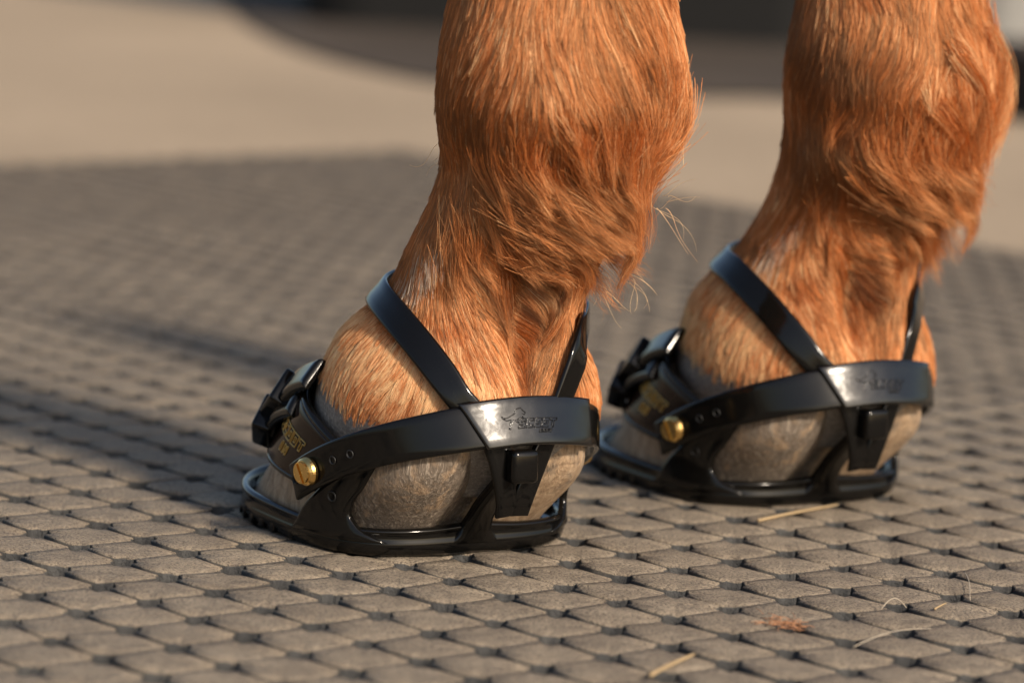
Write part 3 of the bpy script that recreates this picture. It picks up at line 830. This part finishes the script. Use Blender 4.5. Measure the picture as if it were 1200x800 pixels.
def screw(root, p, n, up, ang):
    """slotted brass screw: flange, bevelled head split by the slot"""
    Fm = frame(n, up); g = Geo()
    prof = [(0.0, -0.15), (0.30, -0.15), (0.30, 0.0), (0.475, 0.0), (0.485, 0.10), (0.46, 0.20), (0.40, 0.27), (0.385, 0.285), (0.0, 0.285)]
    a = np.arange(40) / 40 * 2 * math.pi
    P = np.array([[(r_ * math.cos(x), r_ * math.sin(x), h) for x in a] for r_, h in prof])
    g.grid(P, closed_v=True)
    # two raised halves beside the slot
    for s_ in (1, -1):
        b = np.linspace(math.asin(0.062 / 0.37), math.pi - math.asin(0.062 / 0.37), 16)
        q0 = np.array([(0.37 * math.cos(x), s_ * 0.37 * math.sin(x), 0.28) for x in b]); q1 = q0 * np.array([0.985, 0.985, 0]) + np.array([0, s_ * 0.004, 0.375])
        n0 = len(g.V); g.V += [tuple(v) for v in q0] + [tuple(v) for v in q1]; m = len(b)
        for j in range(m): g.F.append((n0 + j, n0 + (j + 1) % m, n0 + m + (j + 1) % m, n0 + m + j))
        g.F.append(tuple(n0 + m + j for j in range(m)))
    V = np.array(g.V); ca, sa = math.cos(ang), math.sin(ang)
    V = np.column_stack([V[:, 0] * ca - V[:, 1] * sa, V[:, 0] * sa + V[:, 1] * ca, V[:, 2]]) * 0.0118
    o = mesh('screw', V @ Fm.T + p, g.F, MAT_BRASS, root, smooth=False)
    return o


def hole(root, p, n, up, r_):
    Fm = frame(n, up); g = Geo(); a = np.arange(20) / 20 * 2 * math.pi
    prof = [(r_ * 1.35, 0.0), (r_ * 1.25, 0.035), (r_ * 1.02, 0.03), (r_ * 0.9, -0.06)]
    P = np.array([[(q_ * math.cos(x), q_ * math.sin(x), h) for x in a] for q_, h in prof]) * 0.01
    g.grid(P, closed_v=True); n0 = 3 * 20
    g.F.append(tuple(n0 + j for j in range(20)))
    return mesh('eyelet', np.array(g.V) @ Fm.T + p, g.F, MAT_HOLE, root)


def build_boot(base, leg_objs, label, strap_planes):
    ang = math.atan2(HEAD[1], HEAD[0])
    root = bpy.data.objects.new('hoof_boot', None); COL.objects.link(root)
    root.location = tuple(base); root.rotation_euler = (0, 0, ang)
    tag(root, label, 'hoof boot', 'hoof boots worn by the horse')
    Rz = np.array([[HEAD[0], LAT[0], 0], [HEAD[1], LAT[1], 0], [0, 0, 1]])      # local -> world
    # ---- sole tray with rolled rim
    th = np.linspace(0, 2 * math.pi, 160, endpoint=False)
    rimh = 1.22 + 0.12 * np.cos(th) + 0.18 * np.exp(-((np.abs(np.mod(th, 2 * math.pi) - math.pi)) / 0.25) ** 2)
    prof = [(-5.2, 0.06, 0), (-0.9, 0.06, 0), (-0.35, 0.0, 0), (-0.12, 0.03, 0), (0.0, 0.16, 0), (0.06, 0.42, 0), (0.03, 0.62, .2), (-0.06, 0.80, .5), (0.0, 0.92, .8), (0.045, 0.99, .9), (0.03, 1.06, 1), (-0.05, 1.12, 1), (-0.17, 1.14, 1), (-0.28, 1.08, 1), (-0.36, 0.95, .9), (-0.42, 0.65, .4), (-0.8, 0.52, 0), (-5.2, 0.5, 0)]
    P = np.stack([sole_pt(th, d, z * (1 + kk * (rimh / 1.14 - 1))) for d, z, kk in prof])
    g = Geo(); g.grid(P, closed_v=True)
    g.F.append(tuple(range(160))); g.F.append(tuple(17 * 160 + j for j in range(160)))
    sole = mesh('sole', g.V, g.F, MAT_BLACK, root)
    for k in range(22):
        t_ = R(-98) + k * R(196) / 21
        P_, n_ = sole_pt(np.array([t_]), -0.10, np.array([0.26]))[0], None
        V, F = rounded_box(0.0040, 0.0042, 0.0050, 0.0007)
        V[:, 0] += (V[:, 2] > 0) * -0.0006
        ca, sa = math.cos(t_), math.sin(t_)
        tx = sole_pt(np.array([t_ + .01]), 0, np.array([0.26]))[0] - sole_pt(np.array([t_ - .01]), 0, np.array([0.26]))[0]; tx /= np.linalg.norm(tx)
        nx = np.array([tx[1], -tx[0], 0])
        mesh('tread_lug', P_ + V[:, :1] * nx + V[:, 1:2] * tx + V[:, 2:] * np.array([0, 0, 1.0]), F, MAT_BLACK, sole)
    # ---- side posts
    for sgn in (1, -1):
        def post(s, t, sgn=sgn):
            z = 0.55 + t * 3.35
            hw_ = np.where(s < 0.5, np.interp(t, [0, 0.12, 0.3, 0.5, 0.75, 1], [0.42, 0.28, 0.18, 0.14, 0.13, 0.14]), np.interp(t, [0, 0.12, 0.3, 0.5, 0.75, 1], [0.22, 0.17, 0.15, 0.14, 0.14, 0.15]))
            cth = R(126) + t * R(3)
            a = sgn * (cth + (0.5 - s) * 2 * hw_ * np.where(s < 0.5, 1.0, 1.0))
            k = np.clip(t * 1.3, 0, 1); k = k * k * (3 - 2 * k)
            A_ = sole_pt(a, -0.12, z); B_ = hoof_pt(a, z, 0.42, bulbs=False)
            return A_ * (1 - k)[..., None] + B_ * k[..., None]
        def fn(s, t, sgn=sgn):
            P_ = post(s, t); e_ = 1e-3
            n_ = np.cross(post(s + e_, t) - post(s - e_, t), post(s, t + e_) - post(s, t - e_)); n_ /= np.linalg.norm(n_, axis=-1, keepdims=True)
            n_ *= np.sign(n_[..., 1:2]) * sgn
            return P_, n_
        gg = slab(fn, 14, 16, 0.0030, 0.024, 0.034, r=0.0014)
        mesh('side_post', gg.V, gg.F, MAT_BLACK, root)
        P_, n_ = fn(np.array([0.5]), np.array([0.52])); hole(root, P_[0] + n_[0] * 0.0032, n_[0], np.array([0, 0, 1.0]), 0.17)
    # ---- front shell
    def zup(th_): return 6.15 - 2.2 * np.clip((np.abs(th_) - 0.70) / 1.45, 0, 1) ** 1.2
    def zlo(th_): return 2.65 + 0.30 * np.cos(th_ * 1.3) - 0.15 * np.clip(np.abs(th_) - 1.4, 0, 1)
    def shell(s, t):
        a = R(122) * (1 - 2 * s); z = zlo(a) + (zup(a) - zlo(a)) * t
        return hoof_pt(a, z, 0.16, bulbs=False)
    def shell_fn(s, t):
        e_ = 1e-3; n_ = np.cross(shell(s, t + e_) - shell(s, t - e_), shell(s + e_, t) - shell(s - e_, t)); n_ /= np.linalg.norm(n_, axis=-1, keepdims=True)
        P_ = shell(s, t); n_ *= np.sign((n_[..., :2] * (P_[..., :2] + np.array([0.02, 0]))).sum(-1))[..., None]
        return P_, n_
    gg = slab(shell_fn, 60, 8, 0.0026, 0.24, 0.03, r=0.0013)
    sh = mesh('front_shell', gg.V, gg.F, MAT_PANEL, root)
    s_ = np.linspace(0, 1, 90); P_, n_ = shell_fn(s_, np.full(90, 1.0)); g = Geo(); tube(g, P_ + n_ * 0.0008 + np.array([0, 0, 0.0004]), 0.0019, 8)
    mesh('piping', g.V, g.F, MAT_BLACK, sh)
    P_, n_ = shell_fn(s_, np.full(90, 0.0)); g = Geo(); tube(g, P_ + n_ * 0.0012, 0.0015, 8)
    mesh('lower_edge', g.V, g.F, MAT_BLACK, sh)
    # raised lettering, sun glint painted gold, on the viewer's side of the shell
    def on_shell(x, y):                     # x cm along the wall towards the heel, y cm up
        s = 0.155 + (0.0 + 0) * x - 0.0; s = 0.168 - x / 23.0
        t = 0.46 + y / 2.9
        P_, n_ = shell_fn(s, t); return P_ + n_ * 0.0027
    gg = emboss(text_lines('SCOOT', -1.6, 0.0, 0.50, 0.55, 0.13, 0.0) + text_lines('IN', -0.5, -0.62, 0.38, 0.42, 0.10, 0.0), on_shell, 0.00034, 5)
    mesh('lettering', gg.V, gg.F, MAT_GOLD_GLINT, sh)
    # ---- buckles in front
    for sgn in (1, -1):
        for zc, ztop, a0, out in ((5.05, 6.45, 46, 1.0), (3.80, 5.2, 44, 0.95)):
            pts = [hoof_pt(np.array(sgn * R(a0 + 24)), np.array(ztop + 0.1), 0.25, False), hoof_pt(np.array(sgn * R(a0 + 10)), np.array(ztop - 0.45), 0.62, False), hoof_pt(np.array(sgn * R(a0)), np.array(zc), out, False)]
            path = catmull(np.array(pts), 8); cdir = path - np.array([-0.015, 0, 0.02]); cdir /= np.linalg.norm(cdir, axis=1)[:, None]
            gg = ribbon(path, cdir, 0.014, 0.004); st = mesh('front_strap', gg.V, gg.F, MAT_STRAP, root)
            V, F = rounded_box(0.016, 0.018, 0.0085, 0.0016)
            d = path[-1] - path[-4]; d /= np.linalg.norm(d); Fm = frame(cdir[-1], d)
            mesh('buckle', V @ Fm.T + path[-1] + cdir[-1] * 0.002, F, MAT_STRAP, st)
    th_ = np.linspace(R(50), R(-50), 24)
    for zc in (5.0, 3.8):
        path = hoof_pt(th_, np.full(24, zc), 0.62, False); nn = path - np.array([-0.02, 0, 0]) ; nn[:, 2] = 0.012; nn /= np.linalg.norm(nn, axis=1)[:, None]
        gg = ribbon(path, nn, 0.010, 0.003); mesh('front_strap', gg.V, gg.F, MAT_STRAP, root)
    # ---- heel strap
    def band_fn(s, t):
        s2 = -0.068 + s * 1.136; w = np.interp(s2, [-0.09, 0.1, 0.32, 0.5, 0.68, 0.9, 1.1], [1.42, 1.5, 1.72, 1.8, 1.72, 1.5, 1.42])
        s2 = s2 + 0.010 * (t - 0.5) * np.clip(1 - s * 12, 0, 1)
        P_, n_ = band_pt(s2, t, w); return P_ * 0.01, n_
    gg = slab(band_fn, 70, 5, 0.0026, 0.22, 0.017, r=0.0011)
    bd = mesh('heel_strap', gg.V, gg.F, MAT_STRAP, root)
    def plate_fn(s, t):
        s2 = 0.375 + s * 0.31 + (0.5 - t) * 0.045 * (1 - s); P_, n_ = band_pt(s2, t, 1.92, 0.30); return P_ * 0.01, n_
    gg = slab(plate_fn, 40, 5, 0.0013, 0.06, 0.019, r=0.0009)
    pl = mesh('badge_plate', gg.V, gg.F, MAT_PLATE, bd)
    def on_plate(x, y):                     # cm from the middle of the badge
        s2 = 0.508 + x * 1.2 / 19.0; P_, n_ = band_pt(s2, 0.5 + y * 1.2 / 1.92, 1.92, 0.30); return P_ * 0.01 + n_ * 0.00135
    hz = [[((x - 560) / 380.0, (300 - y) / 380.0 + 0.02) for x, y in ln] for ln in HORSE]
    big = text_lines('SCOOT', -0.55, -0.24, 0.25, 0.30, 0.055, 0.35); small = text_lines('BOOT', 0.30, -0.40, 0.10, 0.10, 0.03, 0.35)
    gg = emboss(big + small + hz, on_plate, 0.00024, 5)
    mesh('raised_badge', gg.V, gg.F, MAT_PLATE, pl)
    for s_end, sgn in ((0.0, 1), (1.0, -1)):
        P_, n_ = band_pt(np.array([s_end]), np.array([0.5]), 1.5, 0.30)
        screw(root, P_[0] * 0.01, n_[0], np.array([0, 0, 1.0]), R(-62))
        for ds in (-0.052, 0.072, 0.118):
            P_, n_ = band_pt(np.array([s_end + sgn * ds]), np.array([0.5]), 1.5, 0.285); hole(bd, P_[0] * 0.01, n_[0], np.array([0, 0, 1.0]), 0.13)
    # ---- heel tab rising from the sole, with its block and the fork of the pastern strap
    P0 = sole_pt(np.array(math.pi), -0.35, np.array(0.5)); heel = band_pt(np.array(0.5), np.array(0.5), 1.7, 0.0)[0] * 0.01
    pts = [P0, P0 + np.array([-0.003, 0, 0.008]), np.array([P0[0] * 0.55 + heel[0] * 0.45 + 0.003, 0, 0.024]), np.array([heel[0] + 0.002, 0, 0.040])]
    path = catmull(np.array(pts), 8); nn = np.tile(np.array([-1.0, 0, 0.15]), (len(path), 1))
    gg = ribbon(path, nn, np.interp(np.linspace(0, 1, len(path)), [0, 0.25, 0.5, 1], [0.026, 0.014, 0.0105, 0.0105]), 0.0045)
    tab = mesh('heel_tab', gg.V, gg.F, MAT_BLACK, root)
    V, F = rounded_box(0.0115, 0.0130, 0.0070, 0.0022); V[:, 1] *= 1
    q_ = np.array([heel[0] - 0.0040, 0, 0.0415]); d = path[-1] - path[-6]; d /= np.linalg.norm(d); Fm = frame(np.array([-1.0, 0, 0.05]), d)
    mesh('tab_block', V @ Fm.T + q_, F, MAT_BLACK, tab)
    # ---- pastern strap: a loop in a tilted plane round the pastern, its lower ends on the tab
    bvh = bvh_of(leg_objs)
    leg, left_px, right_px = strap_planes
    def cast(q):
        d = (q[0] - 600) / FPX * CR + (q[1] - 400) / FPX * CD + CF; h = bvh.ray_cast(Vector((0, 0, CAM_H)), Vector(d))
        return np.array(h[0][:])
    lp = np.array([cast(q) for q in left_px]); rp = np.array([cast(q) for q in right_px])
    t0, z0 = leg.theta(lp[-1]), lp[-1][2]; t1, z1 = leg.theta(rp[0]), rp[0][2]
    t0 = np.mod(t0, 2 * math.pi); t1 = np.mod(t1 + math.pi, 2 * math.pi) - math.pi
    k = np.linspace(0, 1, 14)[1:-1]; tt = t0 + (t1 - t0) * k; zz = z0 + (z1 - z0) * k + 0.006 * np.sin(k * math.pi)
    ring_ = leg.point(tt, zz)
    allp = np.vstack([lp, ring_, rp]); th_ = leg.theta(allp); nw = leg.normal(th_, allp[:, 2])
    flip_ = np.sign(((allp - np.array([*[np.interp(0.1, leg.z, leg.cx), np.interp(0.1, leg.z, leg.cy)], 0.1])) * nw)[:, :2].sum(1)); nw *= flip_[:, None]
    pts = (allp - base) @ Rz; nrs = nw @ Rz
    pts = catmull(pts, 4); nrs = catmull(nrs, 4)
    for _ in range(4):
        pts[1:-1] = (pts[:-2] + 2 * pts[1:-1] + pts[2:]) / 4; nrs[1:-1] = (nrs[:-2] + 2 * nrs[1:-1] + nrs[2:]) / 4
    nrs /= np.linalg.norm(nrs, axis=1)[:, None]
    body = pts + nrs * 0.0027
    def lead(p, sy):
        e1 = band_pt(np.array(0.5 - sy * 0.075), np.array(0.25), 1.7, -0.35)[0] * 0.01
        e2 = np.array([heel[0] + 0.0005, sy * 0.0045, 0.031]); e3 = np.array([heel[0] + 0.003, sy * 0.003, 0.021])
        return [e3, e2, e1]
    L1 = lead(body[0], math.copysign(1, body[0][1])); L2 = lead(body[-1], math.copysign(1, body[-1][1]))
    ctrl = np.array(L1 + [body[i] for i in range(3, len(body) - 3, 3)] + L2[::-1])
    nrc = np.array([[-1, 0, .1], [-1, 0, .1], [-1, math.copysign(.35, body[0][1]), .1]] + [nrs[i] for i in range(3, len(body) - 3, 3)] + [[-1, math.copysign(.35, body[-1][1]), .1], [-1, 0, .1], [-1, 0, .1]], float)
    path = catmull(ctrl, 4); nn = catmull(nrc, 4)
    gg = ribbon(path, nn, np.interp(np.linspace(0, 1, len(path)), [0, 0.06, 0.14, 0.86, 0.94, 1], [0.0085, 0.0095, 0.0122, 0.0122, 0.0095, 0.0085]), 0.0020)
    mesh('pastern_strap', gg.V, gg.F, MAT_STRAP, root)
    return root


def build_leg(leg, base, label, hair_n, fsc, seed, rad0, zmax):
    root = bpy.data.objects.new('horse_leg', None); COL.objects.link(root); root.location = tuple(base)
    tag(root, label, 'horse leg', 'lower legs of the chestnut horse')
    body = leg_body(leg, root, base)
    hf = hoof_mesh(root); hf.rotation_euler = (0, 0, math.atan2(HEAD[1], HEAD[0]))
    bpy.context.view_layer.update()
    coat(leg, root, base, hair_n, fsc, seed, rad0, zmax)
    return root, body, hf


near_leg, nb_body, nb_hoof = build_leg(LEGN, NEAR, 'chestnut horse lower leg nearest the camera, in sharp focus', 235000, 1.0, 11, 0.000075, NEAR[2] + 0.30)
far_leg, fb_body, fb_hoof = build_leg(LEGF, FAR, 'chestnut horse lower leg at the right, behind and slightly out of focus', 152000, 1.0, 23, 0.000080, NEAR[2] + 0.305)
near_boot = build_boot(NEAR, [nb_body], 'glossy black hoof boot on the nearer leg, raised lettering with gold-coloured glints on its side', (LEGN, [(550, 482), (536, 464), (516, 436), (496, 409), (476, 384), (458, 361), (449, 349)], [(672, 392), (668, 420), (663, 448)]))
far_boot = build_boot(FAR, [fb_body], 'glossy black hoof boot on the right-hand leg, slightly blurred', (LEGF, [(968, 440), (953, 423), (934, 400), (914, 376), (892, 350), (872, 330), (862, 319)], [(1066, 352), (1063, 380), (1058, 405)]))

NF = [([(690, 150), (735, 200), (755, 250), (750, 285)], -9.5, 1.2, .15), ([(740, 120), (770, 165), (775, 210), (768, 255)], -8, 1.2, .22), ([(780, 90), (803, 140), (795, 175), (775, 195)], -7, 1.0, .35),
      ([(640, 215), (700, 245), (745, 262), (765, 258)], -9, 1.2, .25), ([(630, 240), (690, 272), (725, 300), (748, 312)], -8.5, 1.2, .15), ([(620, 260), (670, 300), (705, 318), (735, 315)], -8.5, 1.2, .12), ([(640, 280), (680, 310), (705, 330), (716, 350)], -8, 0.8, .2),
      ([(700, 230), (735, 260), (742, 290), (735, 325)], -7, 0.8, .15), ([(600, 250), (645, 290), (675, 325), (690, 340)], -8.5, 0.8, .05), ([(760, 170), (775, 200), (778, 225), (770, 250)], -6, 0.6, .2)]
locks(LEGN, near_leg, NEAR, 0, 55, [(660, 190, 45, 25, 60), (720, 170, 35, 35, 60), (650, 245, 40, 20, 55), (620, 275, 35, 25, 45), (770, 120, 18, 40, 40), (735, 225, 20, 20, 30)], [3.4, 3.0, 3.4, 3.0, 2.6, 1.9], 1.0, 31, 0.00007)
feather(LEGN, [NF[i] for i in (0, 4, 6)], near_leg, NEAR, 160, 31, 0.000065, 0.002, 'fetlock_tuft')
FF = [([(1090, 120), (1120, 160), (1130, 195), (1148, 222)], -8, 0.8, .35), ([(1120, 60), (1150, 110), (1145, 165), (1125, 210)], -8, 1.2, .45), ([(1150, 40), (1176, 95), (1165, 150), (1138, 190)], -7, 1.2, .5), ([(1085, 30), (1110, 80), (1115, 140), (1112, 190)], -9, 1.0, .3),
      ([(990, 190), (1045, 215), (1090, 232), (1115, 228)], -9, 1.2, .25), ([(985, 210), (1035, 240), (1080, 250), (1108, 245)], -8.5, 1.0, .15), ([(1075, 215), (1085, 245), (1080, 275), (1092, 305)], -8, 1.0, .35), ([(1100, 200), (1105, 235), (1098, 270), (1105, 300)], -7, 0.7, .3)]
locks(LEGF, far_leg, FAR, 0, 45, [(660, 190, 45, 25, 55), (720, 170, 35, 35, 50), (650, 245, 40, 20, 45), (620, 275, 35, 25, 35), (760, 110, 16, 40, 30), (735, 225, 20, 20, 25)], [3.4, 3.0, 3.2, 2.8, 2.6, 1.9], 1.0, 37, 0.00009, (0.004, 0.006))
feather(LEGF, [FF[i] for i in (0, 1, 2, 6, 7)], far_leg, FAR, 520, 37, 0.000085, 0.0022, 'fetlock_tuft')
# single long pale hairs on the feather
FLY = [([(735, 318), (745, 330), (758, 355)], -8, .01, .9), ([(738, 330), (752, 338), (762, 350)], -8, .01, .9), ([(775, 240), (795, 255), (820, 280)], -8, .01, .9), ([(780, 240), (790, 236), (803, 235)], -8, .01, .9), ([(700, 340), (707, 355), (710, 385)], -8, .01, .9), ([(795, 170), (800, 178), (788, 200)], -7, .01, .9), ([(518, 170), (508, 185), (500, 195)], -7, .01, .9)]
feather(LEGN, FLY, near_leg, NEAR, 350, 41, 0.00008, 0.0012, 'loose_hair')

# ------------------------------------------------------------------ bits on the mat
def straw(p0_, p1_, r_, mat, name, label, cat, group, arch=0.0):
    a = unproj_ground(*p0_); b = unproj_ground(*p1_); m = (a + b) / 2
    k = np.linspace(0, 1, 9)[:, None]; P = a * (1 - k) + b * k; P[:, 2] = r_ * 0.9 + 0.0006 + arch * np.sin(k[:, 0] * math.pi)
    side_ = np.array([-(b - a)[1], (b - a)[0], 0]); side_ /= np.linalg.norm(side_); P += side_ * (0.012 * np.linalg.norm(b - a) * np.sin(k * 4))
    g = Geo(); tube(g, P - m, np.linspace(1.1, 0.75, 9) * r_, 6)
    o = mesh(name, g.V, g.F, mat, loc=tuple(m)); tag(o, label, cat, group); return o
def unproj_ground(px, py, z=0.0):
    d = (px - 600) / FPX * CR + (py - 400) / FPX * CD + CF; k = (z - CAM_H) / d[2]
    return np.array([0, 0, CAM_H]) + d * k
straw((888, 613), (980, 594), 0.0007, MAT_STRAW, 'straw', 'pale straw stalk lying below the right-hand hoof boot', 'straw', 'straw bits on the mat')
straw((762, 795), (812, 770), 0.0008, MAT_STRAW, 'straw', 'short thick straw stalk near the bottom edge of the picture', 'straw', 'straw bits on the mat')
straw((1095, 716), (1108, 709), 0.0004, MAT_STRAW, 'straw', 'tiny straw sliver on the mat at the right', 'straw', 'straw bits on the mat')
straw((1000, 760), (1090, 738), 0.00018, MAT_PALEHAIR, 'loose_hair', 'long pale hair lying across the mat at lower right', 'hair', 'loose hairs on the mat', 0.002)
straw((1032, 716), (1062, 714), 0.0002, MAT_PALEHAIR, 'loose_hair', 'small curled pale hair arching over a mat block', 'hair', 'loose hairs on the mat', 0.004)
straw((1130, 672), (1138, 705), 0.0002, MAT_PALEHAIR, 'loose_hair', 'thin upright pale hair at the right edge of the mat', 'hair', 'loose hairs on the mat', 0.001)
cpos = unproj_ground(917, 733)
g = Geo()
for i in range(70):
    a = rng.uniform(0, 6.28); q_ = np.array([rng.normal(0, 0.0042), rng.normal(0, 0.004), 0.0006]); L = rng.uniform(0.003, 0.007)
    d = np.array([math.cos(a), math.sin(a), rng.uniform(0.1, 0.7)]); k = np.linspace(0, 1, 4)[:, None]
    P = q_ + d * L * k; P[:, 2] -= (k[:, 0] ** 2) * L * 0.4; P[:, 2] = np.maximum(P[:, 2], 0.0004)
    tube(g, P, 0.00013, 3)
tag(mesh('hair_tuft', g.V, g.F, MAT_REDHAIR, loc=tuple(cpos)), 'small tuft of shed red hair on the mat at lower right', 'hair')

# ------------------------------------------------------------------ out of focus background
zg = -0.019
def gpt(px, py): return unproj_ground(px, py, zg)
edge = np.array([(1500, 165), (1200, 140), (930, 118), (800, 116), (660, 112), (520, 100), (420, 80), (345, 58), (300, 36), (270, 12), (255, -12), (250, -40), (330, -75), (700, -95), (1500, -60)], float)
pe = np.array([gpt(*q_) for q_ in catmull(edge, 4, closed=True)]); cpe = pe.mean(0); V = [tuple(v - cpe + np.array([0, 0, 0.004])) for v in pe]  # flat dark sheet standing in for shade cast on the yard
o = mesh('yard_shade_patch', V, [tuple(range(len(V)))], MAT_YARD_SHADE, smooth=False, loc=tuple(cpe)); tag(o, 'shade on the yard behind the legs, put in as a darker ground colour', kind='structure')

MAT_DARK = Mat('black_matt', (0.006, 0.006, 0.006), 0.7, spec=0.2).m
MAT_BROWN = Mat('dark_brown', (0.035, 0.024, 0.016), 0.7, spec=0.2).m
MAT_WHITE = Mat('white_paint', (0.8, 0.8, 0.78), 0.5).m
def tray(name, size, wall, mat, loc, flare=0.94):
    """open container: outer walls, rolled rim, inner walls and floor"""
    sx_, sy_, sz_ = size
    def ring(k, z, inn):
        pts = []
        for cx_, cy_, a0 in ((1, 1, 0), (-1, 1, 90), (-1, -1, 180), (1, -1, 270)):
            rr_ = 0.18 * min(sx_, sy_)
            for q_ in range(5):
                a = R(a0 + q_ * 22.5); pts.append(((sx_ / 2 * k - inn - rr_) * cx_ + rr_ * math.cos(a), (sy_ / 2 * k - inn - rr_) * cy_ + rr_ * math.sin(a), z))
        return pts
    P = np.array([ring(flare, 0, 0), ring(1, sz_ * 0.93, 0), ring(1.03, sz_ * 0.94, 0), ring(1.03, sz_, 0), ring(1, sz_, wall), ring(flare, wall, wall)])
    g = Geo(); g.grid(P, closed_v=True); n = P.shape[1]; g.F.append(tuple(range(n))); g.F.append(tuple(5 * n + j for j in range(n)))
    return mesh(name, g.V, g.F, mat, smooth=False, loc=loc)
o = tray('black_container', (0.80, 0.50, 0.42), 0.02, MAT_DARK, (0.06, 4.98, zg))
tag(o, 'out-of-focus black container standing on the yard behind the legs', 'container')
o = tray('brown_container', (0.30, 0.30, 0.074), 0.015, MAT_BROWN, (0.690, 3.84, zg))
tag(o, 'out-of-focus dark brown low container at the right edge of the picture', 'container')
bpt = unproj_ground(1185, 58, zg)
g = Geo(); a = np.arange(32) / 32 * 2 * math.pi
prof = [(0.085, 0), (0.115, 0.24), (0.122, 0.24), (0.122, 0.262), (0.112, 0.262), (0.082, 0.01)]
P = np.array([[(r_ * math.cos(x), r_ * math.sin(x), h) for x in a] for r_, h in prof]); g.grid(P, closed_v=True); g.F.append(tuple(range(32))); g.F.append(tuple(5 * 32 + j for j in range(32)))
o = mesh('white_bucket', g.V, g.F, MAT_WHITE, loc=(bpt[0] - 0.035, bpt[1] + 0.1, zg)); tag(o, 'out-of-focus bright white bucket at the top right corner of the picture', 'bucket')
